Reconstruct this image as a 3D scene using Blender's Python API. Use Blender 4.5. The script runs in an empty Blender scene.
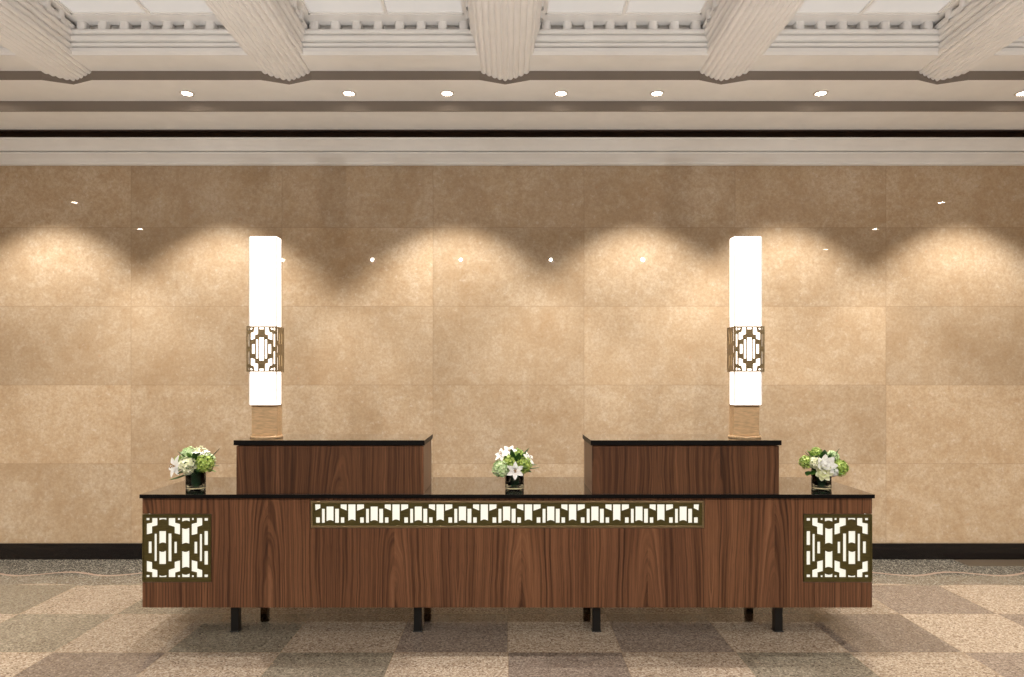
import bpy, bmesh, math, random
from mathutils import Vector, Matrix
R = random.Random(7)
PI = math.pi
scene = bpy.context.scene
COL = scene.collection

# ------------------------------------------------------------------ nodes / materials
def lin(c):
    return tuple(((v/255)/12.92 if v/255 <= .04045 else ((v/255+.055)/1.055)**2.4) for v in c) + (1,)

def new_mat(name):
    m = bpy.data.materials.new(name); m.use_nodes = True
    nt = m.node_tree
    b = nt.nodes['Principled BSDF']
    return m, nt, b

def simple(name, rgb, rough=.5, metal=0, emit=0, ecol=None, coat=0, ior=1.5, trans=0, bump=0, bscale=60):
    m, nt, b = new_mat(name)
    b.inputs['Base Color'].default_value = lin(rgb)
    b.inputs['Roughness'].default_value = rough
    b.inputs['Metallic'].default_value = metal
    b.inputs['IOR'].default_value = ior
    b.inputs['Coat Weight'].default_value = coat
    b.inputs['Transmission Weight'].default_value = trans
    if emit:
        b.inputs['Emission Color'].default_value = lin(ecol or rgb)
        b.inputs['Emission Strength'].default_value = emit
    if not trans:
        # a little procedural tone variation
        N = nt.nodes.new; L = nt.links.new
        g = N('ShaderNodeNewGeometry'); n = N('ShaderNodeTexNoise'); n.inputs['Scale'].default_value = 6
        n.inputs['Detail'].default_value = 4
        mr = N('ShaderNodeMapRange'); mr.inputs['To Min'].default_value = .93; mr.inputs['To Max'].default_value = 1.07
        mx = N('ShaderNodeMix'); mx.data_type = 'RGBA'; mx.blend_type = 'MULTIPLY'; mx.inputs[0].default_value = 1
        mx.inputs[6].default_value = lin(rgb)
        L(g.outputs['Position'], n.inputs['Vector']); L(n.outputs[0], mr.inputs[0]); L(mr.outputs[0], mx.inputs[7])
        L(mx.outputs[2], b.inputs['Base Color'])
        if bump:
            n2 = N('ShaderNodeTexNoise'); n2.inputs['Scale'].default_value = bscale
            bp = N('ShaderNodeBump'); bp.inputs['Strength'].default_value = bump; bp.inputs['Distance'].default_value = .002
            L(g.outputs['Position'], n2.inputs['Vector']); L(n2.outputs[0], bp.inputs['Height']); L(bp.outputs[0], b.inputs['Normal'])
    return m

class NB:
    """tiny node-building helper"""
    def __init__(s, nt): s.nt = nt; s.L = nt.links.new
    def n(s, t, **k):
        nd = s.nt.nodes.new(t)
        for a, v in k.items(): setattr(nd, a, v)
        return nd
    def put(s, sock, v):
        if isinstance(v, bpy.types.NodeSocket): s.L(v, sock)
        elif v is not None: sock.default_value = v
    def math(s, op, a, b=None, c=None, clamp=False):
        nd = s.n('ShaderNodeMath', operation=op); nd.use_clamp = clamp
        s.put(nd.inputs[0], a); s.put(nd.inputs[1], b); s.put(nd.inputs[2], c)
        return nd.outputs[0]
    def comb(s, x, y, z):
        nd = s.n('ShaderNodeCombineXYZ')
        for i, v in enumerate((x, y, z)): s.put(nd.inputs[i], v)
        return nd.outputs[0]
    def noise(s, vec, scale, detail=3, rough=.5, dist=0):
        nd = s.n('ShaderNodeTexNoise'); s.L(vec, nd.inputs['Vector'])
        nd.inputs['Scale'].default_value = scale; nd.inputs['Detail'].default_value = detail
        nd.inputs['Roughness'].default_value = rough; nd.inputs['Distortion'].default_value = dist
        return nd.outputs[0]
    def white(s, vec):
        nd = s.n('ShaderNodeTexWhiteNoise'); s.L(vec, nd.inputs['Vector']); return nd.outputs['Value']
    def ramp(s, f, stops):
        nd = s.n('ShaderNodeValToRGB'); s.L(f, nd.inputs[0]); e = nd.color_ramp.elements
        while len(e) < len(stops): e.new(.5)
        for el, (p, c) in zip(e, stops): el.position = p; el.color = c
        return nd.outputs[0]
    def mix(s, f, a, b, mode='MIX'):
        nd = s.n('ShaderNodeMix', data_type='RGBA', blend_type=mode)
        s.put(nd.inputs[0], f); s.put(nd.inputs[6], a); s.put(nd.inputs[7], b)
        return nd.outputs[2]
    def rng(s, f, a, b, c, d):
        nd = s.n('ShaderNodeMapRange'); s.L(f, nd.inputs[0])
        for i, v in enumerate((a, b, c, d)): nd.inputs[i+1].default_value = v
        return nd.outputs[0]
    def pos(s):
        g = s.n('ShaderNodeNewGeometry'); sp = s.n('ShaderNodeSeparateXYZ'); s.L(g.outputs['Position'], sp.inputs[0])
        return g.outputs['Position'], sp.outputs[0], sp.outputs[1], sp.outputs[2]
    def bump(s, h, strength, dist, bsdf):
        nd = s.n('ShaderNodeBump'); nd.inputs['Strength'].default_value = strength; nd.inputs['Distance'].default_value = dist
        s.L(h, nd.inputs['Height']); s.L(nd.outputs[0], bsdf.inputs['Normal'])

def mat_stone_wall():
    m, nt, b = new_mat('polished_beige_limestone'); q = NB(nt)
    P, X, Y, Z = q.pos()
    PW, PH, OX, OZ = 1.251, .652, .6297, .79
    u = q.math('DIVIDE', q.math('SUBTRACT', X, OX), PW); v = q.math('DIVIDE', q.math('SUBTRACT', Z, OZ), PH)
    iu, iv = q.math('FLOOR', u), q.math('FLOOR', v)
    cell = q.comb(iu, iv, 3.3)
    w1 = q.white(cell)
    # offset the veining per slab
    off = q.n('ShaderNodeVectorMath', operation='ADD'); q.L(P, off.inputs[0])
    sc = q.n('ShaderNodeVectorMath', operation='SCALE'); sc.inputs['Scale'].default_value = 3.7
    q.L(q.comb(w1, iv, iu), sc.inputs[0]); q.L(sc.outputs[0], off.inputs[1])
    V = off.outputs[0]
    big = q.noise(V, 1.9, 7, .68, .25)
    mid = q.noise(V, 9, 7, .72, .35)
    fine = q.noise(V, 46, 4, .7)
    c = q.ramp(big, [(.3, lin((178, 152, 121))), (.5, lin((191, 168, 139))), (.7, lin((204, 184, 158)))])
    c = q.mix(q.rng(mid, .5, .75, 0, .55), c, lin((214, 199, 178)))
    c = q.mix(q.rng(mid, .46, .25, 0, .40), c, lin((170, 134, 96)))
    c = q.mix(q.rng(fine, .38, .66, 0, .5), c, lin((156, 128, 100)))
    # fossil-like spots
    vo = q.n('ShaderNodeTexVoronoi'); q.L(V, vo.inputs['Vector']); vo.inputs['Scale'].default_value = 9
    spot = q.math('MULTIPLY', q.rng(vo.outputs['Distance'], .04, .16, 1, 0), q.rng(mid, .52, .6, 0, 1))
    c = q.mix(q.math('MULTIPLY', spot, .4), c, lin((184, 132, 88)))
    fleck = q.noise(V, 24, 5, .75)
    c = q.mix(q.rng(fleck, .56, .68, 0, .35), c, lin((158, 120, 82)))
    c = q.mix(q.rng(fleck, .42, .32, 0, .4), c, lin((216, 204, 188)))
    c = q.mix(1.0, c, q.n('ShaderNodeCombineColor').outputs[0] if False else q.comb(*[q.rng(w1, 0, 1, .88, 1.06)]*3), 'MULTIPLY')
    # joints
    fu = q.math('MULTIPLY', q.math('ABSOLUTE', q.math('SUBTRACT', q.math('FRACT', q.math('ADD', u, .5)), .5)), PW)
    fv = q.math('MULTIPLY', q.math('ABSOLUTE', q.math('SUBTRACT', q.math('FRACT', q.math('ADD', v, .5)), .5)), PH)
    j = q.math('LESS_THAN', q.math('MINIMUM', fu, fv), .0028)
    c = q.mix(q.math('MULTIPLY', j, .28), c, lin((120, 90, 62)))
    q.L(c, b.inputs['Base Color'])
    b.inputs['Roughness'].default_value = .1
    b.inputs['IOR'].default_value = 1.34
    q.L(q.rng(fine, .3, .7, .012, .02), b.inputs['Roughness'])
    q.bump(q.noise(V, 3, 2), .02, .004, b)
    return m

def mat_terrazzo():
    m, nt, b = new_mat('polished_terrazzo_tiles'); q = NB(nt)
    P, X, Y, Z = q.pos()
    T = .622
    wav = q.math('MULTIPLY', q.math('SINE', q.math('MULTIPLY_ADD', X, 2*PI/.679, -1.71)), .048)
    u = q.math('DIVIDE', X, T); v = q.math('DIVIDE', q.math('SUBTRACT', Y, 4.449), T)
    iu, iv = q.math('FLOOR', u), q.math('FLOOR', v)
    par = q.math('ABSOLUTE', q.math('MODULO', q.math('ADD', iu, iv), 2.0))
    w = q.white(q.comb(iu, iv, 1.7)); w2 = q.white(q.comb(iu, iv, 9.1))
    vo = q.n('ShaderNodeTexVoronoi'); q.L(P, vo.inputs['Vector']); vo.inputs['Scale'].default_value = 120
    chip = q.n('ShaderNodeSeparateColor'); q.L(vo.outputs['Color'], chip.inputs[0])
    ch = chip.outputs[0]
    sand = q.noise(P, 160, 3, .7)
    light = q.ramp(ch, [(0, lin((120, 100, 84))), (.22, lin((160, 140, 120))), (.6, lin((182, 164, 144))), (1, lin((208, 194, 176)))])
    dark = q.ramp(ch, [(0, lin((98, 90, 78))), (.25, lin((128, 119, 104))), (.7, lin((144, 134, 118))), (1, lin((170, 160, 142)))])
    pink = q.ramp(ch, [(0, lin((104, 90, 82))), (.25, lin((132, 117, 106))), (.7, lin((148, 133, 121))), (1, lin((174, 160, 146)))])
    dark = q.mix(q.math('GREATER_THAN', w2, .62), dark, pink)
    c = q.mix(q.math('GREATER_THAN', par, .5), dark, light)
    c = q.mix(1.0, c, q.comb(*[q.rng(w, 0, 1, .86, 1.08)]*3), 'MULTIPLY')
    c = q.mix(1.0, c, q.comb(*[q.rng(sand, .25, .75, .56, .78)]*3), 'MULTIPLY')
    # divider strips
    fu = q.math('ABSOLUTE', q.math('SUBTRACT', q.math('FRACT', q.math('ADD', u, .5)), .5))
    fv = q.math('ABSOLUTE', q.math('SUBTRACT', q.math('FRACT', q.math('ADD', v, .5)), .5))
    j = q.math('LESS_THAN', q.math('MINIMUM', fu, fv), .004)
    c = q.mix(q.math('MULTIPLY', j, .35), c, lin((150, 128, 98)))
    # grey border along the wall with a wavy pink line
    border = q.ramp(ch, [(0, lin((54, 50, 44))), (.3, lin((92, 87, 78))), (.7, lin((108, 102, 92))), (1, lin((160, 154, 142)))])
    yb = q.math('ADD', Y, wav)
    c = q.mix(q.math('GREATER_THAN', q.math('ADD', Y, q.math('MULTIPLY', wav, .5)), 5.085), c, border)
    dl = q.math('ABSOLUTE', q.math('SUBTRACT', yb, 5.362))
    c = q.mix(q.math('LESS_THAN', dl, .017), c, lin((160, 138, 122)))
    q.L(c, b.inputs['Base Color'])
    q.L(q.rng(sand, .3, .7, .07, .13), b.inputs['Roughness'])
    b.inputs['IOR'].default_value = 1.5
    b.inputs['Specular IOR Level'].default_value = .7
    q.bump(q.noise(P, 2.5, 2), .02, .006, b)
    return m

def mat_walnut(name, tint=1.0, shift=0.0, dark=0.0):
    m, nt, b = new_mat(name); q = NB(nt)
    P, X, Y, Z = q.pos()
    along = q.math('ADD', X, q.math('MULTIPLY', Y, .7))      # the grain also runs on the returns
    xs = q.math('ADD', along, 20 + shift)
    leaf = q.math('FLOOR', q.math('DIVIDE', xs, .74))
    pp = q.math('PINGPONG', xs, .37)                          # book-matched leaves
    lw = q.white(q.comb(q.math('FLOOR', q.math('DIVIDE', xs, .74)), 0.0, 5.0))
    base = q.comb(pp, 0.0, q.math('MULTIPLY', Z, 1.0))
    # cathedral figure: distance to an elongated parabola + noise
    zz = q.math('ADD', Z, q.math('MULTIPLY', lw, .35))
    warp = q.noise(q.comb(q.math('MULTIPLY', pp, 3.2), q.math('MULTIPLY', lw, 9.0), q.math('MULTIPLY', Z, 1.3)), 1.0, 3, .5)
    para = q.math('MULTIPLY', q.math('MULTIPLY', pp, pp), 42.0)
    fld = q.math('ADD', q.math('ADD', q.math('MULTIPLY', q.math('SQRT', q.math('ADD', q.math('MULTIPLY', q.math('MULTIPLY', pp, pp), 260.0), q.math('MULTIPLY', zz, 1.6))), 2.6), q.math('MULTIPLY', warp, 3.0)), 0.0)
    rings = q.noise(q.comb(q.math('MULTIPLY', fld, 1.0), q.math('MULTIPLY', lw, 3.0), q.math('MULTIPLY', Z, .25)), 2.4, 3, .55)
    rings2 = q.noise(q.comb(fld, 3.0, q.math('MULTIPLY', Z, .4)), 7.5, 2, .6)
    streak = q.noise(q.comb(q.math('MULTIPLY', pp, 1.0), lw, q.math('MULTIPLY', Z, .02)), 60, 3, .6)
    fib = q.noise(q.comb(q.math('MULTIPLY', xs, 1.0), 0.0, q.math('MULTIPLY', Z, .035)), 260, 2, .6)
    broad = q.noise(q.comb(xs, 2.0, q.math('MULTIPLY', Z, .12)), 3.5, 2)
    f = q.math('ADD', q.math('MULTIPLY', rings, .60), q.math('ADD', q.math('MULTIPLY', rings2, .24), q.math('MULTIPLY', streak, .16)))
    c = q.ramp(f, [(.34, lin((58, 34, 22))), (.43, lin((92, 57, 36))), (.50, lin((118, 78, 53))), (.58, lin((135, 91, 63))), (.70, lin((160, 112, 80)))])
    c = q.mix(q.rng(fib, .42, .30, 0, .5), c, lin((48, 29, 22)))
    c = q.mix(1.0, c, q.comb(q.rng(broad, .3, .7, .82*tint, 1.1*tint), q.rng(broad, .3, .7, .80*tint, 1.12*tint), q.rng(broad, .3, .7, .82*tint, 1.1*tint)), 'MULTIPLY')
    q.L(c, b.inputs['Base Color'])
    b.inputs['Roughness'].default_value = .36
    b.inputs['Specular IOR Level'].default_value = .4
    q.bump(fib, .08, .001, b)
    return m

def mat_black_marble():
    m, nt, b = new_mat('polished_black_marble'); q = NB(nt)
    P, X, Y, Z = q.pos()
    n = q.noise(P, 5, 6, .7, 2.5)
    vein = q.rng(q.math('ABSOLUTE', q.math('SUBTRACT', n, .5)), 0, .006, 1, 0)
    mask = q.rng(q.noise(P, 2.3, 2), .55, .65, 0, 1)
    c = q.mix(q.math('MULTIPLY', q.math('MULTIPLY', vein, mask), .7), lin((22, 18, 17)), lin((150, 140, 130)))
    q.L(c, b.inputs['Base Color'])
    b.inputs['Roughness'].default_value = .05
    b.inputs['IOR'].default_value = 1.9
    b.inputs['Coat Weight'].default_value = 1.0; b.inputs['Coat Roughness'].default_value = .03; b.inputs['Coat IOR'].default_value = 1.6
    return m

def mat_bronze(name, rgb, rough=.38, metal=.75):
    m, nt, b = new_mat(name); q = NB(nt)
    P, X, Y, Z = q.pos()
    n = q.noise(q.comb(q.math('MULTIPLY', X, .2), Y, Z), 120, 3)
    c = q.mix(q.rng(n, .3, .7, 0, 1), lin(rgb), lin(tuple(min(255, v*1.18) for v in rgb)))
    q.L(c, b.inputs['Base Color'])
    b.inputs['Metallic'].default_value = metal; b.inputs['Roughness'].default_value = rough
    return m

def mat_petal(name, c0, c1, scale=60):
    m, nt, b = new_mat(name); q = NB(nt)
    P, X, Y, Z = q.pos()
    q.L(q.ramp(q.noise(P, scale, 3), [(.35, lin(c0)), (.65, lin(c1))]), b.inputs['Base Color'])
    b.inputs['Roughness'].default_value = .5
    b.inputs['Subsurface Weight'].default_value = .0
    return m

M = dict(
    wall=mat_stone_wall(), floor=mat_terrazzo(),
    walnut=mat_walnut('walnut_veneer', .77), walnut_riser=mat_walnut('dark_walnut_veneer', .57, .31),
    marble=mat_black_marble(),
    marble_edge=simple('honed_black_marble_edge', (8, 6, 6), .45, ior=1.25),
    bronze=mat_bronze('aged_bronze', (92, 84, 50)),
    bronze_side=mat_bronze('lamp_bronze', (128, 110, 80), .35, .6),
    nickel=mat_bronze('satin_warm_nickel', (188, 158, 122), .4, .25),
    plaster=simple('cream_plaster', (236, 234, 231), .6, bump=.05),
    plaster_white=simple('white_plaster_moulding', (238, 236, 234), .55, bump=.05),
    taupe=simple('taupe_step_face', (128, 117, 107), .6),  # upright step faces toned darker than the plaster soffits
    beige=simple('beige_lacquered_metal', (196, 170, 138), .4),
    slot=simple('black_shadow_gap', (120, 100, 88), .8),
    backwall=simple('dark_beige_rear_wall', (120, 104, 88), .5),
    base=simple('black_marble_baseboard', (14, 11, 13), .12),
    steel=simple('black_painted_steel', (14, 14, 15), .35),
    opal=simple('opal_acrylic_shade', (255, 252, 248), .4, emit=2.6, ecol=(255, 244, 232)),
    opal_edge=simple('shade_corner_trim', (225, 222, 218), .5, emit=.3, ecol=(235, 228, 225)),
    back=simple('backlit_panel', (120, 118, 110), .6, emit=.93, ecol=(255, 250, 232)),
    lay=simple('laylight_panel', (170, 166, 162), .7, emit=.38, ecol=(255, 250, 245)),
    lens=simple('downlight_lens', (255, 255, 250), .5, emit=22.0, ecol=(255, 240, 220)),
    lens_far=simple('downlight_lens_far', (255, 255, 250), .5, emit=220.0, ecol=(255, 240, 220)),
    trim=simple('white_downlight_trim', (235, 228, 216), .4),
    plate=simple('brown_floor_patch', (96, 84, 70), .4, metal=.3),
    glass=simple('clear_vase_glass', (225, 240, 235), .02, trans=1.0, ior=1.45),
    water=simple('stem_filled_water', (16, 40, 26), .12, ior=1.33),
    vaseleaf=mat_petal('dark_green_wrap_leaf', (26, 60, 38), (58, 102, 62), 40),
    leaf=mat_petal('dark_green_leaf', (18, 48, 18), (52, 98, 34)),
    leaf2=mat_petal('mid_green_leaf', (50, 96, 30), (104, 146, 48)),
    white=mat_petal('white_petal', (242, 242, 238), (252, 252, 250)),
    cream=mat_petal('cream_green_petal', (226, 230, 182), (248, 248, 226)),
    pale=mat_petal('pale_green_petal', (172, 204, 138), (226, 238, 196)),
    lime=mat_petal('lime_green_petal', (112, 146, 46), (194, 210, 112)),
    stamen=simple('ochre_stamen', (150, 110, 40), .6),
)

# ------------------------------------------------------------------ mesh helpers
def box(bm, x0, x1, y0, y1, z0, z1, mi=0):
    vs = [bm.verts.new((x, y, z)) for x in (x0, x1) for y in (y0, y1) for z in (z0, z1)]
    for q in ((0, 1, 3, 2), (4, 6, 7, 5), (0, 4, 5, 1), (2, 3, 7, 6), (0, 2, 6, 4), (1, 5, 7, 3)):
        f = bm.faces.new([vs[i] for i in q]); f.material_index = mi

def prism_x(bm, prof, x0, x1, mi=0, closed=True, mats=None):
    a = [bm.verts.new((x0, y, z)) for y, z in prof]; b = [bm.verts.new((x1, y, z)) for y, z in prof]
    n = len(prof)
    for i in range(n if closed else n-1):
        j = (i+1) % n
        f = bm.faces.new((a[i], b[i], b[j], a[j])); f.material_index = mats[i] if mats else mi
    if closed:
        bm.faces.new(a[::-1]).material_index = mi; bm.faces.new(b).material_index = mi

def lathe(bm, prof, cx, cy, seg=28, z0=0, mi=0, caps=True):
    rings = [[bm.verts.new((cx+r*math.cos(2*PI*k/seg), cy+r*math.sin(2*PI*k/seg), z0+z)) for k in range(seg)] for r, z in prof]
    for a, b in zip(rings, rings[1:]):
        for k in range(seg):
            f = bm.faces.new((a[k], a[(k+1) % seg], b[(k+1) % seg], b[k])); f.smooth = True; f.material_index = mi
    if caps:
        bm.faces.new(rings[0][::-1]).material_index = mi; bm.faces.new(rings[-1]).material_index = mi

def edge_mat(bm):
    bm.normal_update()
    for f in bm.faces:
        if abs(f.normal.z) < .5: f.material_index = 1

def wloc(o):
    v = Vector((0, 0, 0))
    while o: v += o.location; o = o.parent
    return v

def link(name, data, parent=None):
    o = bpy.data.objects.new(name, data); COL.objects.link(o)
    if parent: o.parent = parent
    return o

def mk(name, bm, mats, parent=None, normals=True, bevel=0, seg=2):
    """bm is in world coordinates; the object origin goes to the parent's origin"""
    if normals: bmesh.ops.recalc_face_normals(bm, faces=bm.faces)
    if parent:
        bmesh.ops.translate(bm, verts=bm.verts, vec=-wloc(parent))
    me = bpy.data.meshes.new(name); bm.to_mesh(me); bm.free()
    for m in (mats if isinstance(mats, (list, tuple)) else [mats]): me.materials.append(m)
    o = link(name, me, parent)
    if bevel:
        md = o.modifiers.new('bevel', 'BEVEL'); md.width = bevel; md.segments = seg; md.limit_method = 'ANGLE'
        md.harden_normals = False
    return o

def rec(o):
    """recentre a top-level mesh on its own base"""
    vs = [v.co for v in o.data.vertices]
    c = Vector(((min(v.x for v in vs)+max(v.x for v in vs))/2, (min(v.y for v in vs)+max(v.y for v in vs))/2, min(v.z for v in vs)))
    o.data.transform(Matrix.Translation(-c)); o.location = c
    return o

def struct(o, label=None, cat=None):
    o['kind'] = 'structure'
    if label: o['label'] = label
    if cat: o['category'] = cat
    return o

def thing(name, label, cat, loc, group=None):
    o = link(name, None); o.location = loc; o.empty_display_size = .1
    o['label'] = label; o['category'] = cat
    if group: o['group'] = group
    return o

def plate(name, outline, holes, mat, parent, xf, thick):
    """flat pierced plate: 2D outline with holes, extruded; xf maps (u, v, w) -> world"""
    cu = bpy.data.curves.new(name, 'CURVE'); cu.dimensions = '2D'; cu.fill_mode = 'BOTH'; cu.extrude = thick/2
    for poly in [outline]+holes:
        sp = cu.splines.new('POLY'); sp.points.add(len(poly)-1); sp.use_cyclic_u = True
        for p, (x, y) in zip(sp.points, poly): p.co = (x, y, 0, 1)
    tmp = bpy.data.objects.new('tmp', cu); COL.objects.link(tmp)
    bpy.context.view_layer.update()
    me = bpy.data.meshes.new_from_object(tmp.evaluated_get(bpy.context.evaluated_depsgraph_get()))
    bpy.data.objects.remove(tmp); bpy.data.curves.remove(cu)
    off = wloc(parent) if parent else Vector((0, 0, 0))
    for v in me.vertices: v.co = Vector(xf(*v.co)) - off
    bm = bmesh.new(); bm.from_mesh(me); bmesh.ops.remove_doubles(bm, verts=bm.verts, dist=1e-6)
    bmesh.ops.recalc_face_normals(bm, faces=bm.faces); bm.to_mesh(me); bm.free()
    me.name = name; me.materials.clear(); me.materials.append(mat)
    for p in me.polygons: p.use_smooth = False
    return link(name, me, parent)

# ------------------------------------------------------------------ camera
F = 700.0
cam = bpy.data.cameras.new('camera'); co = bpy.data.objects.new('camera', cam); COL.objects.link(co)
co.location = (0, 0, 1.5); co.rotation_euler = (PI/2, 0, 0)
cam.sensor_width = 36; cam.lens = F*36/1024; cam.shift_y = 39.5/1024; cam.shift_x = 4/1024
cam.clip_start = .05; scene.camera = co

# ------------------------------------------------------------------ room shell
XW = 7.0; YB = -4.0; YW = 5.80
bm = bmesh.new(); box(bm, -XW, XW, YB, YW+.2, -.1, 0); struct(mk('floor', bm, M['floor']))
bm = bmesh.new(); box(bm, -XW, XW, YW, YW+.2, 0, 4.1); struct(mk('wall_back', bm, M['wall']))
bm = bmesh.new(); box(bm, -XW-.2, -XW, YB, YW+.2, -.1, 4.1); struct(mk('wall_left', bm, M['wall']))
bm = bmesh.new(); box(bm, XW, XW+.2, YB, YW+.2, -.1, 4.1); struct(mk('wall_right', bm, M['wall']))
bm = bmesh.new(); box(bm, -XW, XW, YB-.2, YB, -.1, 4.1); struct(mk('wall_front', bm, M['backwall']))
bm = bmesh.new(); box(bm, -XW, XW, YW-.018, YW, 0, .133)
struct(mk('baseboard_back', bm, M['base'], bevel=.004))

# cornice on the wall
prof = [(YW, 3.258), (5.768, 3.260), (5.764, 3.266), (5.762, 3.276), (5.735, 3.300), (5.705, 3.316), (5.690, 3.324), (5.688, 3.336), (5.712, 3.338), (5.712, 3.3435), (5.676, 3.344), (5.668, 3.352), (5.645, 3.374), (5.610, 3.396), (5.596, 3.404), (5.595, 3.424), (YW, 3.424)]
bm = bmesh.new(); prism_x(bm, prof, -XW, XW); struct(mk('trim_1', bm, M['plaster']))
# black slot over the cornice
bm = bmesh.new(); box(bm, -XW, XW, 5.60, YW, 3.53, 3.56); box(bm, -XW, XW, 5.785, YW, 3.424, 3.53)
struct(mk('trim_2', bm, M['slot']))
# stepped soffits: lower tray
bm = bmesh.new()
box(bm, -XW, XW, 5.225, 5.60, 3.487, 3.60); struct(mk('ceiling', bm, M['plaster']))
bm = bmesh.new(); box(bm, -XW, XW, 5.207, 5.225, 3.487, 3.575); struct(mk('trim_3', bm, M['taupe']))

X0, PITCH = -.02, 1.515
BX = [X0+PITCH*k for k in range(-3, 4)]
# soffit A with V notches at each beam (plan polygon), Z = 3.56
YN, YT, HN = 4.84, 4.914, .175
front = [(-XW, YN)]
for x in BX: front += [(x-HN, YN), (x, YT), (x+HN, YN)]
front += [(XW, YN)]
bm = bmesh.new()
top = [(x, y) for x, y in front]
lo = [bm.verts.new((x, y, 3.56)) for x, y in top]; bk = [bm.verts.new((x, 5.207, 3.56)) for x, y in top]
for i in range(len(top)-1): bm.faces.new((lo[i], bk[i], bk[i+1], lo[i+1]))
struct(mk('ceiling_soffit', bm, M['plaster'], normals=False))
# taupe riser following the notches
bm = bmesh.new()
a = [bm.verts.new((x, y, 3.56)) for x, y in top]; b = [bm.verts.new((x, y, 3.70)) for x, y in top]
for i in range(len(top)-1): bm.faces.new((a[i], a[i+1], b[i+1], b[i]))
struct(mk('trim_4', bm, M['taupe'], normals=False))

# soffit C and the coffer surround moulding above it
profC = [(4.93, 3.623), (4.603, 3.623), (4.600, 3.632), (4.588, 3.640), (4.586, 3.664), (4.602, 3.666), (4.602, 3.672), (4.574, 3.673), (4.572, 3.690), (4.586, 3.692), (4.586, 3.698), (4.560, 3.704), (4.552, 3.722), (4.552, 3.728),
         (4.566, 3.730), (4.566, 3.736), (4.540, 3.738), (4.536, 3.752), (4.540, 3.762), (4.612, 3.764), (4.612, 3.825)]
YE = .55          # where the coffered field ends behind the camera's picture
XL, XR = BX[0]-.30, BX[-1]+.30
bm = bmesh.new()
prism_x(bm, profC, -XW, XW, closed=False)
struct(mk('trim_5', bm, M['plaster'], normals=False))
# roof slab, side and rear soffits
bm = bmesh.new(); box(bm, -XW, XW, YB, YW+.2, 4.0, 4.1); struct(mk('ceiling_slab', bm, M['plaster']))
bm = bmesh.new()
box(bm, -XW, XL, YB, 4.60, 3.56, 3.70); box(bm, XR, XW, YB, 4.60, 3.56, 3.70); box(bm, XL, XR, YB, YE, 3.56, 3.70)
struct(mk('ceiling_border', bm, M['plaster']))

# coffers
def dentil_run(bm, p0, p1, inward, n):
    """round-fronted dentils from p0 to p1 (xy), facing 'inward'"""
    p0, p1, inward = Vector(p0), Vector(p1), Vector(inward)
    d = (p1-p0); L = d.length; d = d/L
    for k in range(n):
        c = p0+d*(L*(k+.5)/n)
        w, dp = .029, .066
        pts = []
        for s in range(7):
            t = PI*s/6
            pts.append(c-d*math.cos(t)*w+inward*(dp-.018+.018*math.sin(t)))
        pts = [c-d*w]+pts+[c+d*w]
        lo = [bm.verts.new((p.x, p.y, 3.762)) for p in pts]; hi = [bm.verts.new((p.x, p.y, 3.822)) for p in pts]
        for i in range(len(pts)-1): bm.faces.new((lo[i], lo[i+1], hi[i+1], hi[i]))
        # small fillet block under each dentil and a bead between
        c2 = c+inward*.070
        vs = []
        for sx in (-1, 1):
            for zz in (3.742, 3.766):
                vs.append(bm.verts.new((c2.x+d.x*sx*.03, c2.y+d.y*sx*.03, zz)))
        bm.faces.new((vs[0], vs[2], vs[3], vs[1]))
        # bead filling the lower part of the next gap
        cb = p0+d*(L*(k+1)/n)
        if k < n-1:
            pr = []
            for s in range(6):
                t = PI/2*s/5
                pr.append((.050*math.cos(t), 3.764+.020*math.sin(t)))
            r0 = [bm.verts.new((cb.x-d.x*.040+inward.x*a_, cb.y-d.y*.040+inward.y*a_, z_)) for a_, z_ in pr]
            r1 = [bm.verts.new((cb.x+d.x*.040+inward.x*a_, cb.y+d.y*.040+inward.y*a_, z_)) for a_, z_ in pr]
            for i in range(5): bm.faces.new((r0[i], r1[i], r1[i+1], r0[i+1]))
HB = .259; YP = 4.475
for i in range(6):
    xa, xb = BX[i]+HB, BX[i+1]-HB
    bm = bmesh.new()
    # flat frame strip around the laylight
    t = .02
    box(bm, xa-.085, xb+.085, YP, YP+.14, 3.820, 3.820+t)
    box(bm, xa-.085, xa, YE, YP, 3.820, 3.820+t); box(bm, xb, xb+.085, YE, YP, 3.820, 3.820+t)
    box(bm, xa-.085, xb+.085, YE-.02, YE+.1, 3.820, 3.820+t)
    # small bevelled lip
    box(bm, xa, xb, YP-.012, YP, 3.826, 3.840); 
    box(bm, xa, xa+.012, YE+.1, YP, 3.826, 3.84); box(bm, xb-.012, xb, YE+.1, YP, 3.826, 3.84)
    fr = struct(mk('trim_%d' % (6+i), bm, M['plaster_white']))
    bm = bmesh.new()
    dentil_run(bm, (xa-.06, 4.612), (xb+.06, 4.612), (0, -1), 8)
    dentil_run(bm, (xa-.085, YP+.02), (xa-.085, YE+.1), (1, 0), 28)
    dentil_run(bm, (xb+.085, YE+.1), (xb+.085, YP+.02), (-1, 0), 28)
    mk('dentil_course', bm, M['plaster_white'], fr)
    # laylight: glass panel with mullions
    bm = bmesh.new(); box(bm, xa, xb, YE+.1, YP, 3.836, 3.842)
    wd = struct(mk('window_%d' % (i+1), bm, M['lay']))
    bm = bmesh.new(); xm = (xa+xb)/2
    box(bm, xm-.011, xm+.011, YE+.1, YP, 3.822, 3.8355)
    for k in range(1, 4): box(bm, xa, xb, YP-.97*k-.011, YP-.97*k+.011, 3.8222, 3.8355)
    mk('window_frame', bm, M['plaster_white'], wd)

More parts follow.
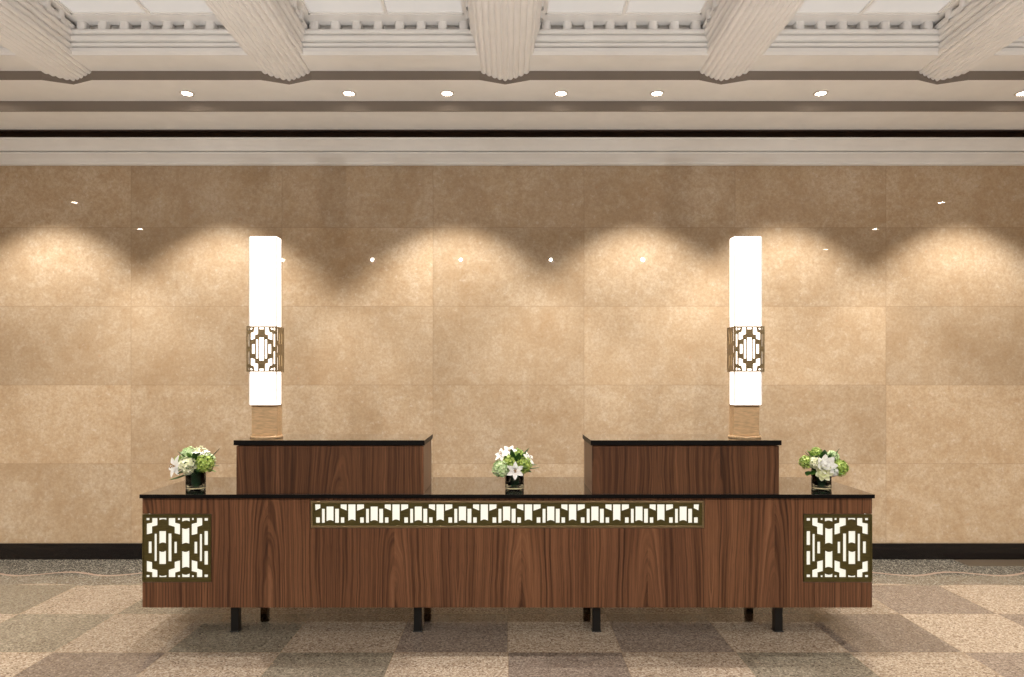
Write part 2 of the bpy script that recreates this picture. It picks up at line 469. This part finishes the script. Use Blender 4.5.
# reeded beams
half = [(0, 3.588), (.05, 3.590), (.09, 3.597), (.135, 3.606), (.160, 3.614), (.178, 3.627), (.184, 3.65), (.186, 3.69), (.200, 3.712), (.213, 3.74), (.220, 3.77), (.222, 3.80)]
def resample(pts, n):
    L = [0]
    for a_, b_ in zip(pts, pts[1:]): L.append(L[-1]+math.dist(a_, b_))
    out = []
    for k in range(n+1):
        s = L[-1]*k/n; j = max(i for i in range(len(L)) if L[i] <= s+1e-9); j = min(j, len(pts)-2)
        t = (s-L[j])/(L[j+1]-L[j]); out.append((pts[j][0]+(pts[j+1][0]-pts[j][0])*t, pts[j][1]+(pts[j+1][1]-pts[j][1])*t))
    return out
full = [(-x, z) for x, z in half[::-1]]+half[1:]
NR, SUB = 19, 8
rs = resample(full, NR*SUB)
sec = []
for k, (x, z) in enumerate(rs):
    p, n_ = rs[max(k-1, 0)], rs[min(k+1, len(rs)-1)]
    tx, tz = n_[0]-p[0], n_[1]-p[1]; l = math.hypot(tx, tz)
    nx, nz = tz/l, -tx/l
    h = .013*abs(math.sin(PI*k/SUB))**.7 - .004
    sec.append((x+nx*h, z+nz*h+.004))
for i, bx in enumerate(BX):
    bm = bmesh.new()
    y0, y1 = YE-.02, YT
    A = [bm.verts.new((bx+x, y1 if True else 0, z)) for x, z in sec]; B = [bm.verts.new((bx+x, y0, z)) for x, z in sec]
    for k in range(len(sec)-1):
        f = bm.faces.new((A[k], A[k+1], B[k+1], B[k]))
    A2 = [bm.verts.new((bx+x, y1, z)) for x, z in sec]
    bm.faces.new(A2)
    struct(mk('trim_%d' % (12+i), bm, M['plaster_white'], normals=False))

# ------------------------------------------------------------------ downlights
def spot(name, loc, power, size, blend=.3, col=(1, .945, .865), r=.03, rot=(0, 0, 0)):
    l = bpy.data.lights.new(name, 'SPOT'); l.energy = power; l.spot_size = math.radians(size); l.spot_blend = blend
    l.color = col; l.shadow_soft_size = r
    o = bpy.data.objects.new(name, l); COL.objects.link(o); o.location = loc; o.rotation_euler = rot
    return o
def downlight(x, y, z, label, lens, r=.036, group='recessed downlights in the stepped soffit'):
    t = thing('recessed_downlight', label, 'downlight', (x, y, z), group)
    bm = bmesh.new()
    lathe(bm, [(r+.016, -.001), (r+.014, -.006), (r+.002, -.007), (r, -.003), (r, .012), (r+.016, .012)], x, y, 28, z)
    mk('trim_ring', bm, M['trim'], t)
    bm = bmesh.new(); lathe(bm, [(r, -.0045), (r*.99, -.001)], x, y, 28, z)
    mk('lens', bm, lens, t)
    return t
dl = [(-3.76, 5.06, 0, None), (-2.32, 5.06, 1, 'leftmost bright recessed downlight in the pale stepped soffit above the left lamp'),
      (-1.15, 5.06, 2, 'small dimmer recessed downlight left of the middle reeded beam, second from the left'),
      (-.44, 5.06, 1, 'bright recessed downlight just left of the end of the middle reeded beam'),
      (.383, 5.06, 2, 'small dimmer recessed downlight just right of the end of the middle reeded beam'),
      (1.077, 5.06, 1, 'bright recessed downlight left of the end of the fourth reeded beam'),
      (2.26, 5.06, 1, 'bright recessed downlight between the fourth and fifth reeded beams'),
      (3.72, 5.06, 1, 'recessed downlight cut by the right edge of the picture')]
SP = 262; UP = 98
for x, y, k, lab in dl:
    if k: downlight(x, y, 3.56, lab, M['lens'])
    if k in (0, 1):
        spot('downlight_beam', (x, y, 3.545), SP, 91, .42)
        if k == 0: downlight(x, y, 3.56, 'recessed downlight in the stepped soffit beyond the left picture edge', M['lens'])
    else: spot('downlight_beam', (x, y, 3.545), 40, 60, .6)
# rows over the lobby floor
for sx in (-1, 1):
    for y in (3.40, 1.93, .42):
        downlight(sx*5.08, y, 3.56, 'recessed downlight in the side ceiling border over the lobby floor', M['lens_far'], .036, 'recessed downlights in the side ceiling borders')
        spot('downlight_beam', (sx*5.08, y, 3.535), 260, 110, .6, r=.012)
for x in (-3.9, -2.35, -.81, .74, 2.33, 3.9):
    downlight(x, -.5, 3.56, 'recessed downlight in the ceiling border behind the viewer', M['lens_far'], .026, 'recessed downlights in the rear ceiling border')
    spot('downlight_beam', (x, -.5, 3.545), 250, 98, .75, r=.024, rot=(math.radians(40), 0, 0))

# ------------------------------------------------------------------ pierced metal patterns
def boss_end(x0, x1, y0, y1, top=0, bot=0, r=10):
    """rectangle whose top/bottom end is hollowed by a round boss"""
    p = [(x0, y0)]
    xm = (x0+x1)/2
    if top: p += [(x0+(x1-x0)*t, y0+top*math.sin(PI*t)) for t in (.2, .35, .5, .65, .8)]
    p += [(x1, y0), (x1, y1)]
    if bot: p += [(x1-(x1-x0)*t, y1-bot*math.sin(PI*t)) for t in (.2, .35, .5, .65, .8)]
    p += [(x0, y1)]
    return p
def rc(x0, x1, y0, y1): return [(x0, y0), (x1, y0), (x1, y1), (x0, y1)]
TH = [
    rc(88, 115, 100, 118), boss_end(190, 250, 100, 118, 0, 8), rc(338, 358, 100, 116), boss_end(372, 435, 100, 130, 0, 10), rc(450, 468, 100, 116), rc(550, 580, 100, 122),
    [(133, 100), (178, 100), (178, 158), (136, 168), (136, 221), (90, 232), (90, 146), (133, 138)],
    [(265, 100), (320, 100), (320, 138), (358, 148), (358, 235), (312, 222), (312, 172), (265, 158)],
    [(490, 100), (535, 100), (535, 158), (496, 170), (496, 226), (448, 238), (448, 148), (490, 138)]]
mirror_v = lambda poly: [(x, 675-y) for x, y in poly]
PAN = TH + [mirror_v(p) for p in TH] + [
    rc(105, 132, 288, 382), rc(152, 173, 226, 446), boss_end(190, 246, 205, 307, 0, 10), boss_end(190, 246, 362, 470, 10, 0), rc(263, 290, 224, 448), rc(310, 333, 290, 383),
    boss_end(372, 432, 178, 310, 10, 10), boss_end(372, 432, 362, 503, 10, 10), rc(470, 495, 290, 385), rc(513, 533, 228, 447), rc(550, 580, 205, 317), rc(550, 580, 365, 475)]
# panel (u,v): u 60..605, v 75..610
def pan_local(poly, W, H, flip=False):
    out = []
    for x, y in poly:
        u = (x-60)/545*W; v = H-(y-70)/540*H
        if flip: u = W-u
        out.append((u, v))
    return out

# ------------------------------------------------------------------ reception desk
DX0, DX1 = -2.1356, 2.127
DY0, DY1 = 4.09, 4.755
DZ0, DZ1 = .159, .797
desk = thing('reception_desk', 'long walnut reception desk with black marble top and glowing pierced bronze panels', 'desk', (-.004, 4.42, 0))
PZ0, PZ1 = .310, .7035        # corner panels
PWD = .400
BX0, BX1, BZ0, BZ1 = (310.9-508)*4.09/700, (704-508)*4.09/700, .626, .781
g = .004
W = DX1-DX0
# veneered front (notched at both ends for the corner panels)
outl = [(0, DZ0), (W, DZ0), (W, PZ0-g), (W-PWD-g, PZ0-g), (W-PWD-g, PZ1+g), (W, PZ1+g), (W, DZ1), (0, DZ1), (0, PZ1+g), (PWD+g, PZ1+g), (PWD+g, PZ0-g), (0, PZ0-g)]
bandhole = [(BX0-g-DX0, BZ0-g), (BX1+g-DX0, BZ0-g), (BX1+g-DX0, BZ1+g), (BX0-g-DX0, BZ1+g)]
front_o = plate('front_panel', outl, [bandhole], M['walnut'], desk, lambda u, v, w: (DX0+u, DY0+.012-w, v), .024)
# carcass (ends, bottom, back) set behind the front skin
bm = bmesh.new()
c0, c1 = DX0+.022, DX1-.022
box(bm, c0, c1, DY0+.045, DY1, DZ0+.004, DZ1)
for s, xa in ((-1, DX0), (1, DX1-.02)):
    # end skins: above, below and behind the wrapped corner panel
    box(bm, xa, xa+.02, DY0+.0245, DY1, DZ0, PZ0-g); box(bm, xa, xa+.02, DY0+.0245, DY1, PZ1+g, DZ1)
    box(bm, xa, xa+.02, DY0+.412, DY1, PZ0-g, PZ1+g)
mk('carcass', bm, M['walnut'], desk)
# recessed dark strip under the top
bm = bmesh.new(); box(bm, DX0+.012, DX1-.012, DY0+.012, DY1-.01, DZ1, .8); mk('shadow_gap', bm, M['slot'], desk)
bm = bmesh.new(); box(bm, -2.1437, 2.134, 4.07, 4.786, .800, .8226)
edge_mat(bm); ct = mk('countertop', bm, [M['marble'], M['marble_edge']], desk, bevel=.001); ct['label'] = 'polished black marble countertop'
for x in (-1.615, -.534, .524, 1.6):
    for y in (4.134, 4.63):
        bm = bmesh.new(); box(bm, x-.023, x+.023, y, y+.046, 0, DZ0+.004)
        box(bm, x-.028, x+.028, y-.004, y+.05, 0, .006)
        mk('leg', bm, M['steel'], desk, bevel=.002)
# corner panels
oc = lambda Wd, Hd: [(0, 0), (Wd, 0), (Wd, Hd), (0, Hd)]
PH_ = PZ1-PZ0
for side in (-1, 1):
    x0 = DX0 if side < 0 else DX1-PWD
    fl = side > 0
    p = plate('pierced_panel', oc(PWD, PH_), [pan_local(h, PWD, PH_, fl) for h in PAN], M['bronze'], desk,
              lambda u, v, w: (x0+u, DY0+.004-w, PZ0+v), .008)
    p['label'] = 'square pierced bronze panel, backlit'
    # raised border
    bm = bmesh.new(); t = .007
    for a_ in ((0, PWD, 0, t), (0, PWD, PH_-t, PH_), (0, t, t, PH_-t), (PWD-t, PWD, t, PH_-t)):
        box(bm, x0+a_[0], x0+a_[1], DY0-.003, DY0, PZ0+a_[2], PZ0+a_[3])
    mk('border', bm, M['bronze'], p)
    bm = bmesh.new(); box(bm, x0+.012, x0+PWD-.012, DY0+.022, DY0+.028, PZ0+.008, PZ1-.008)
    k_ = mk('backlight', bm, M['back'], p); k_['label'] = 'glowing white diffuser'
    # wrapped return on the desk end
    xe = DX0 if side < 0 else DX1
    if side < 0: xf = lambda u, v, w: (xe+.004-w, DY0+.008+PWD-u, PZ0+v)
    else: xf = lambda u, v, w: (xe-.004+w, DY0+.008+u, PZ0+v)
    p2 = plate('pierced_panel', oc(PWD, PH_), [pan_local(h, PWD, PH_, fl) for h in PAN], M['bronze'], desk, xf, .008)
    bm = bmesh.new(); xi = xe+.0105 if side < 0 else xe-.0145
    box(bm, xi, xi+.004, DY0+.03, DY0+PWD-.004, PZ0+.008, PZ1-.008)
    mk('backlight', bm, M['back'], p2)
# long band
BW, BH = BX1-BX0, BZ1-BZ0
S = 4.09/700/10.24                       # zoomed pixel -> metres
def bh(poly, off=0): return [((x+off-60)*S, BH-(y-115)*S*BH/(270*S)) for x, y in poly]
per = 452.6
Bunit = [rc(170, 200, 195, 338), boss_end(217, 290, 172, 322, 0, 12), rc(305, 345, 195, 338)]
Aunit = [[(362, 150), (425, 150), (425, 214), (362, 188)], boss_end(440, 515, 150, 318, 0, 14), [(530, 150), (602, 150), (602, 190), (530, 216)],
         rc(364, 400, 282, 338), rc(562, 600, 282, 338)]
holes = []
for k in range(9):
    holes += [bh(p, per*k) for p in Bunit]
    if k < 8: holes += [bh(p, per*k) for p in Aunit]
holes += [bh([(100, 150), (155, 150), (155, 188), (104, 212)]), bh(rc(110, 150, 282, 338))]
e = 8*per
holes += [bh([(362, 150), (415, 150), (412, 212), (362, 188)], e), bh(rc(364, 404, 282, 338), e)]
p = plate('pierced_band', oc(BW, BH), holes, M['bronze'], desk, lambda u, v, w: (BX0+u, DY0+.006-w, BZ0+v), .006)
p['label'] = 'long backlit pierced bronze band under the countertop'
bm = bmesh.new(); t = .011
for a_ in ((0, BW, 0, t), (0, BW, BH-t, BH), (0, t, t, BH-t), (BW-t, BW, t, BH-t)):
    box(bm, BX0+a_[0], BX0+a_[1], DY0-.003, DY0+.003, BZ0+a_[2], BZ0+a_[3])
mk('border', bm, M['bronze_side'], p, bevel=.001)
bm = bmesh.new(); box(bm, BX0+.012, BX1-.012, DY0+.02, DY0+.026, BZ0+.008, BZ1-.008)
mk('backlight', bm, M['back'], p)
# risers
for s in (-1, 1):
    a_, b_ = (-1.590, -.494) if s < 0 else (.492, 1.587)
    bm = bmesh.new(); box(bm, a_, b_, 4.098, 4.52, .8226, 1.103)
    r_ = mk('raised_counter', bm, M['walnut_riser'], desk, bevel=.001)
    r_['label'] = 'dark walnut raised counter box'
    bm = bmesh.new(); box(bm, a_+.008, b_-.008, 4.106, 4.512, 1.103, 1.1075); mk('shadow_gap', bm, M['slot'], r_)
    bm = bmesh.new(); sa, sb = (-1.602, -.487) if s < 0 else (.483, 1.597)
    box(bm, sa, sb, 4.085, 4.53, 1.1075, 1.1364); edge_mat(bm); mk('counter_slab', bm, [M['marble'], M['marble_edge']], r_, bevel=.001)

# ------------------------------------------------------------------ lamps on the risers
# symmetrical medallion, local (u,v) of the front grille: 0..340 x 0..475 (zoomed pixels)
def sym(polys, w=340, h=475):
    out = []
    for p_ in polys:
        out += [p_, [(w-x, y) for x, y in p_], [(x, h-y) for x, y in p_], [(w-x, h-y) for x, y in p_]]
    return out
LP = sym([rc(18, 34, 16, 42), [(46, 18), (70, 18), (62, 34), (46, 38)],
          [(90, 14), (130, 14), (130, 82), (96, 90), (96, 130), (50, 142), (50, 70), (82, 62)],
          rc(18, 34, 82, 212)]) + \
     [rc(145, 195, 14, 32), rc(145, 195, 443, 461), rc(62, 92, 188, 285), rc(248, 278, 188, 285),
      rc(108, 132, 140, 335), rc(208, 232, 140, 335), rc(144, 196, 118, 357)]
LS = [rc(12, 32, 20, 150), rc(12, 32, 200, 275), rc(12, 32, 325, 455), rc(44, 60, 60, 180), rc(44, 60, 295, 415)]
def lamp(x0, x1, side, label):
    xc = (x0+x1)/2; yf = 4.200; dp = .080; z0, z1 = 1.338, 2.350
    t = thing('table_lamp', label, 'lamp', (xc, 4.24, 1.1364), 'tall box lamps on the desk')
    bm = bmesh.new(); lathe(bm, [(.094, 0), (.096, .002), (.096, .012), (.093, .015)], xc, 4.262, 48, 1.1366)
    o = mk('base', bm, M['nickel'], t)
    bm = bmesh.new(); box(bm, xc-.078, xc+.078, 4.222, 4.310, 1.151, z0+.01)
    mk('stem', bm, M['nickel'], t, bevel=.004)
    bm = bmesh.new(); box(bm, x0, x1, yf, yf+dp, z0, z1)
    sh = mk('shade', bm, M['opal'], t, bevel=.003); sh['label'] = 'glowing white rectangular shade'
    bm = bmesh.new()
    for xa in (x0-.002, x1-.005):
        box(bm, xa, xa+.007, yf-.003, yf+.003, z0+.003, z1-.003)
        box(bm, xa, xa+.005, yf+dp-.004, yf+dp+.001, z0+.003, z1-.003)
    mk('corner_trim', bm, M['opal_edge'], sh)
    bm = bmesh.new(); box(bm, x0-.001, x1+.001, yf-.001, yf+dp+.001, z0-.003, z0); mk('bottom_rim', bm, M['bronze_side'], sh)
    bm = bmesh.new(); box(bm, x0+.002, x1-.002, yf+dp+.002, yf+dp+.016, z0-.012, z1-.002); mk('back_plate', bm, M['beige'], t)
    # grille collar
    gw, gh = .180, .272; gx = xc-gw/2; gy = 4.170; gz = 1.537; gd = .135
    n = lambda poly, w, h, W_, H_: [(x/w*W_, H_-y/h*H_) for x, y in poly]
    fr = plate('grille', oc(gw, gh), [n(p_, 340, 475, gw, gh) for p_ in LP], M['bronze_side'], t, lambda u, v, w: (gx+u, gy+.003-w, gz+v), .005)
    fr['label'] = 'pierced bronze grille collar'
    for nm, fx in (('l', gx), ('r', gx+gw-.005)):
        plate('side_grille', oc(gd, gh), [n(p_, 75, 475, gd/2, gh) for p_ in LS]+[[(gd-x, y) for x, y in n(p_, 75, 475, gd/2, gh)] for p_ in LS], M['bronze_side'], fr,
              lambda u, v, w: (fx+.0025+w, gy+.006+u, gz+v), .005)
    for z in (gz+.02, gz+gh-.03):
        for xx, xe_ in ((gx+.004, x0), (x1, gx+gw-.004)):
            bm = bmesh.new(); box(bm, xx, xe_, yf+.03, yf+.045, z, z+.01); mk('bracket', bm, M['bronze_side'], fr)
lamp(-1.551, -1.387, -1, 'tall white glowing box lamp with bronze grille on the left raised counter')
lamp(1.357, 1.521, 1, 'tall white glowing box lamp with bronze grille on the right raised counter')

# ------------------------------------------------------------------ flowers
def frame_from(n):
    n = n.normalized(); a = Vector((0, 0, 1)) if abs(n.z) < .9 else Vector((1, 0, 0))
    u = n.cross(a).normalized(); v = n.cross(u).normalized(); return u, v, n
def petal(bm, c, d, up, L, Wd, cup=.25, seg=5, tip=.0):
    """leaf/petal strip from c along d, cupped toward up"""
    s = d.cross(up).normalized(); prev = None
    for i in range(seg+1):
        t = i/seg; w = Wd*math.sin(PI*min(.97, .12+.85*t))**.8*(1-.15*t)
        if i == seg: w = Wd*.06
        p = c+d*(L*t)+up*(cup*L*(t*t) if cup > 0 else cup*L*t*t)
        m_ = p-up*(w*.25)
        row = [bm.verts.new(p-s*w), bm.verts.new(m_), bm.verts.new(p+s*w)]
        if prev:
            for k in (0, 1):
                f = bm.faces.new((prev[k], prev[k+1], row[k+1], row[k])); f.smooth = True
        prev = row
def fibo(n, zmin=-.3):
    ga = PI*(3-5**.5); out = []
    for i in range(n):
        z = 1-(1-zmin)*(i+.5)/n; r = math.sqrt(max(0, 1-z*z)); out.append(Vector((r*math.cos(ga*i), r*math.sin(ga*i), z)))
    return out
def orient(v, n):
    a, b_, c = frame_from(n); return a*v.x+b_*v.y+c*v.z
def hydrangea(c, n, r, mat, parent, name='hydrangea', cnt=52):
    r *= 1.14
    bm = bmesh.new()
    for p in fibo(cnt, -.45):
        d = orient(p, n); q_ = c+d*r*(.80+.30*R.random()); u, v, w = frame_from(d); a0 = R.random()*PI
        for k in range(4):
            a = a0+k*PI/2; dd = (u*math.cos(a)+v*math.sin(a)); petal(bm, q_-w*.004, (dd+w*.25).normalized(), w, r*.30, r*.15, .15, 3)
    core = bmesh.ops.create_icosphere(bm, subdivisions=2, radius=r*.74); bmesh.ops.translate(bm, verts=core['verts'], vec=c)
    for v in core['verts']:
        for f in v.link_faces: f.material_index = 1
    return mk(name, bm, [mat, M['leaf2']], parent, normals=False)
def rose(c, n, r, mat, parent):
    r *= 1.1
    bm = bmesh.new(); u, v, w = frame_from(n)
    for ring, (cnt, rad, tilt, size) in enumerate(((3, .12, .15, .55), (5, .28, .35, .7), (6, .48, .7, .85), (7, .66, 1.1, .95))):
        for k in range(cnt):
            a = 2*PI*k/cnt+ring*.7; o = u*math.cos(a)+v*math.sin(a)
            d = (w*math.cos(tilt)+o*math.sin(tilt)).normalized()
            petal(bm, c-w*r*.45+o*r*rad*.5, d, (w*math.sin(tilt)-o*math.cos(tilt)).normalized(), r*1.15*size**.4, r*.42*size, .22, 5)
    core = bmesh.ops.create_icosphere(bm, subdivisions=2, radius=r*.55); bmesh.ops.translate(bm, verts=core['verts'], vec=c-w*r*.25)
    return mk('rose', bm, mat, parent, normals=False)
def lily(c, n, r, parent, a0=0.):
    r *= 1.1
    bm = bmesh.new(); u, v, w = frame_from(n)
    for k in range(6):
        a = a0+2*PI*k/6; o = u*math.cos(a)+v*math.sin(a)
        petal(bm, c+w*(.004*(k % 2)), (o+w*.35).normalized(), (w-o*.35).normalized(), r, r*.30, -.32, 6)
    l_ = mk('lily', bm, M['white'], parent, normals=False)
    bm = bmesh.new()
    for k in range(6):
        a = a0+.4+2*PI*k/6; o = u*math.cos(a)+v*math.sin(a); petal(bm, c, (w+o*.35).normalized(), o, r*.5, r*.035, .1, 3)
        s_ = bmesh.ops.create_icosphere(bm, subdivisions=1, radius=r*.06); bmesh.ops.translate(bm, verts=s_['verts'], vec=c+(w+o*.35).normalized()*r*.5)
    mk('stamens', bm, M['stamen'], l_, normals=False)
def leaf(c, d, L, Wd, mat, parent, cup=-.25):
    bm = bmesh.new(); d = d.normalized(); up = (Vector((0, 0, 1))-d*d.z).normalized()
    petal(bm, c, d, up, L, Wd, cup, 7); return mk('leaf', bm, mat, parent, normals=False)
def vase_of(x, label):
    y = 4.300; z = .8228; r = .058
    t = thing('flower_arrangement', label, 'flowers', (x, y, z), 'flower arrangements on the desk')
    bm = bmesh.new(); lathe(bm, [(r-.004, 0), (r, .003), (r, .116), (r-.002, .118), (r-.004, .116), (r-.004, .012), (.001, .011)], x, y, 40, z, caps=False)
    vs_ = [v for v in bm.verts if abs(v.co.z-z) < 1e-5]; bm.faces.new(vs_[::-1] if len(vs_) > 2 else vs_)
    vz = mk('vase', bm, M['glass'], t); vz['label'] = 'clear cylindrical glass vase lined with dark leaves'
    bm = bmesh.new(); lathe(bm, [(r-.006, .013), (r-.006, .110)], x, y, 40, z); mk('leaf_wrap', bm, M['vaseleaf'], vz)
    bm = bmesh.new()
    for k in range(14):
        a = 2*PI*k/14; 
        for s_ in range(1): box(bm, x+.03*math.cos(a)-.003, x+.03*math.cos(a)+.003, y+.03*math.sin(a)-.003, y+.03*math.sin(a)+.003, z+.012, z+.12)
    mk('stems', bm, M['leaf'], vz)
    # collar of foliage
    for k in range(13):
        a = 2*PI*k/13+R.uniform(-.15, .15); o = Vector((math.cos(a), math.sin(a), R.uniform(.0, .55)))
        leaf(Vector((x, y, z+.117))+o*.02, o, R.uniform(.085, .12), R.uniform(.024, .036), M[R.choice(['leaf', 'leaf', 'leaf2'])], t)
    for k in range(12):
        a = 2*PI*k/12+.3; o = Vector((math.cos(a)*.7, math.sin(a)*.7, R.uniform(.7, 1.2)))
        leaf(Vector((x, y, z+.12))+o*.02, o, R.uniform(.10, .135), R.uniform(.018, .028), M[R.choice(['leaf', 'leaf2'])], t, -.1)
    return t, Vector((x, y, z))
PX = 4.25/700/11.28    # zoomed pixel -> metre at the vases
# left arrangement (origin of picture offsets: vase axis at u=395, base v=590)
def P_(base, du, dv, fwd): return base+Vector((du*PX*.96, -fwd, (dv-34)*PX))
t, b0 = vase_of(-1.918, 'flowers in glass vase at left end of desk, cream bloom and white lily')
F3 = lambda x, y, z: Vector((x, y, z)).normalized()
hydrangea(P_(b0, -30, 310, .075), F3(-.1, -1, .3), .044, M['cream'], t)
hydrangea(P_(b0, 150, 325, .045), F3(.5, -1, .5), .046, M['lime'], t)
hydrangea(P_(b0, -80, 420, .0), F3(-.3, -.5, 1), .040, M['pale'], t)
hydrangea(P_(b0, 40, 420, -.02), F3(.1, -.2, 1), .040, M['cream'], t)
hydrangea(P_(b0, 60, 330, -.08), F3(.1, 1, .6), .045, M['pale'], t)
hydrangea(P_(b0, -190, 320, -.01), F3(-1, -.4, .3), .038, M['lime'], t)
lily(P_(b0, -180, 300, .065), F3(-.7, -1, .25), .062, t, .3)
lily(P_(b0, 80, 440, .015), F3(.2, -.3, 1), .045, t)
leaf(P_(b0, -60, 210, .06), Vector((-.9, -.3, -.35)), .10, .036, M['leaf2'], t, .05)
leaf(P_(b0, 160, 370, .0), Vector((.7, -.1, .6)), .10, .009, M['leaf'], t, .05)
leaf(P_(b0, 30, 400, .05), Vector((.6, -.5, .5)), .07, .02, M['leaf'], t, -.1)
t, b0 = vase_of(.040, 'flowers in glass vase at the middle of the desk, white lily facing forward')
hydrangea(P_(b0, -150, 270, .045), F3(-.6, -1, .2), .048, M['pale'], t)
hydrangea(P_(b0, -60, 340, .035), F3(-.1, -1, .6), .042, M['lime'], t)
hydrangea(P_(b0, 110, 310, .04), F3(.6, -1, .3), .042, M['lime'], t)
hydrangea(P_(b0, 30, 400, .0), F3(.1, -.3, 1), .038, M['lime'], t)
hydrangea(P_(b0, 0, 330, -.08), F3(0, 1, .6), .045, M['cream'], t)
lily(P_(b0, 5, 260, .105), F3(.05, -1, .1), .048, t, .5)
lily(P_(b0, -150, 420, .02), F3(-.6, -.8, .8), .045, t)
lily(P_(b0, -60, 450, .01), F3(-.1, -.8, .8), .045, t, .2)
lily(P_(b0, 160, 370, .03), F3(.8, -.6, .5), .045, t, .3)
leaf(P_(b0, -110, 220, .05), Vector((-.7, -.4, -.1)), .06, .026, M['leaf'], t)
leaf(P_(b0, 120, 260, .03), Vector((.9, -.2, .1)), .10, .018, M['leaf'], t, .05)
t, b0 = vase_of(1.925, 'flowers in glass vase at the right end of the desk, two cream roses in front')
rose(P_(b0, -20, 325, .095), F3(-.05, -1, .3), .046, M['white'], t)
rose(P_(b0, -55, 235, .095), F3(-.15, -1, .15), .040, M['cream'], t)
hydrangea(P_(b0, 170, 280, .045), F3(.7, -1, .2), .044, M['lime'], t)
hydrangea(P_(b0, -205, 340, .03), F3(-.7, -1, .3), .036, M['lime'], t)
hydrangea(P_(b0, -120, 335, .05), F3(-.3, -1, .3), .034, M['cream'], t)
hydrangea(P_(b0, 80, 240, .07), F3(.4, -1, 0), .026, M['white'], t)
hydrangea(P_(b0, 130, 390, .0), F3(.4, -.4, 1), .034, M['pale'], t)
hydrangea(P_(b0, 0, 330, -.07), F3(0, 1, .6), .045, M['cream'], t)
hydrangea(P_(b0, -60, 440, .0), F3(-.1, -.4, 1), .030, M['lime'], t)
leaf(P_(b0, -100, 420, .04), Vector((.9, -.4, .2)), .07, .026, M['leaf2'], t, .1)
leaf(P_(b0, 100, 380, .03), Vector((.6, -.1, .8)), .075, .013, M['leaf'], t, .05)
leaf(P_(b0, -160, 240, .04), Vector((-.5, -.5, -.1)), .06, .026, M['leaf'], t)

# ------------------------------------------------------------------ dark floor patch by the wall
bm = bmesh.new(); box(bm, 3.68, 5.2, 5.585, 5.765, 0, .004)  # thin dark brown rectangle laid on the floor border
o = rec(mk('floor_patch', bm, M['plate'], bevel=.001))
o['label'] = 'flat dark rectangular patch on the floor border by the baseboard, far right'; o['category'] = 'floor patch'

# unseen floor-level spots added to brighten the plaster ceiling
for k in range(-3, 4):
    a_ = math.radians(90-(26+40)); spot('added_ceiling_fill', (k*1.5, .6, .08), UP, 84, .2, (1, .98, .95), .03, (PI-a_, 0, 0))
# ------------------------------------------------------------------ world
w = bpy.data.worlds.new('world'); scene.world = w; w.use_nodes = True
bg = w.node_tree.nodes['Background']; bg.inputs[0].default_value = lin((255, 246, 236)); bg.inputs[1].default_value = .5
scene.view_settings.view_transform = 'Standard'
scene.view_settings.look = 'None'
scene.view_settings.exposure = 0
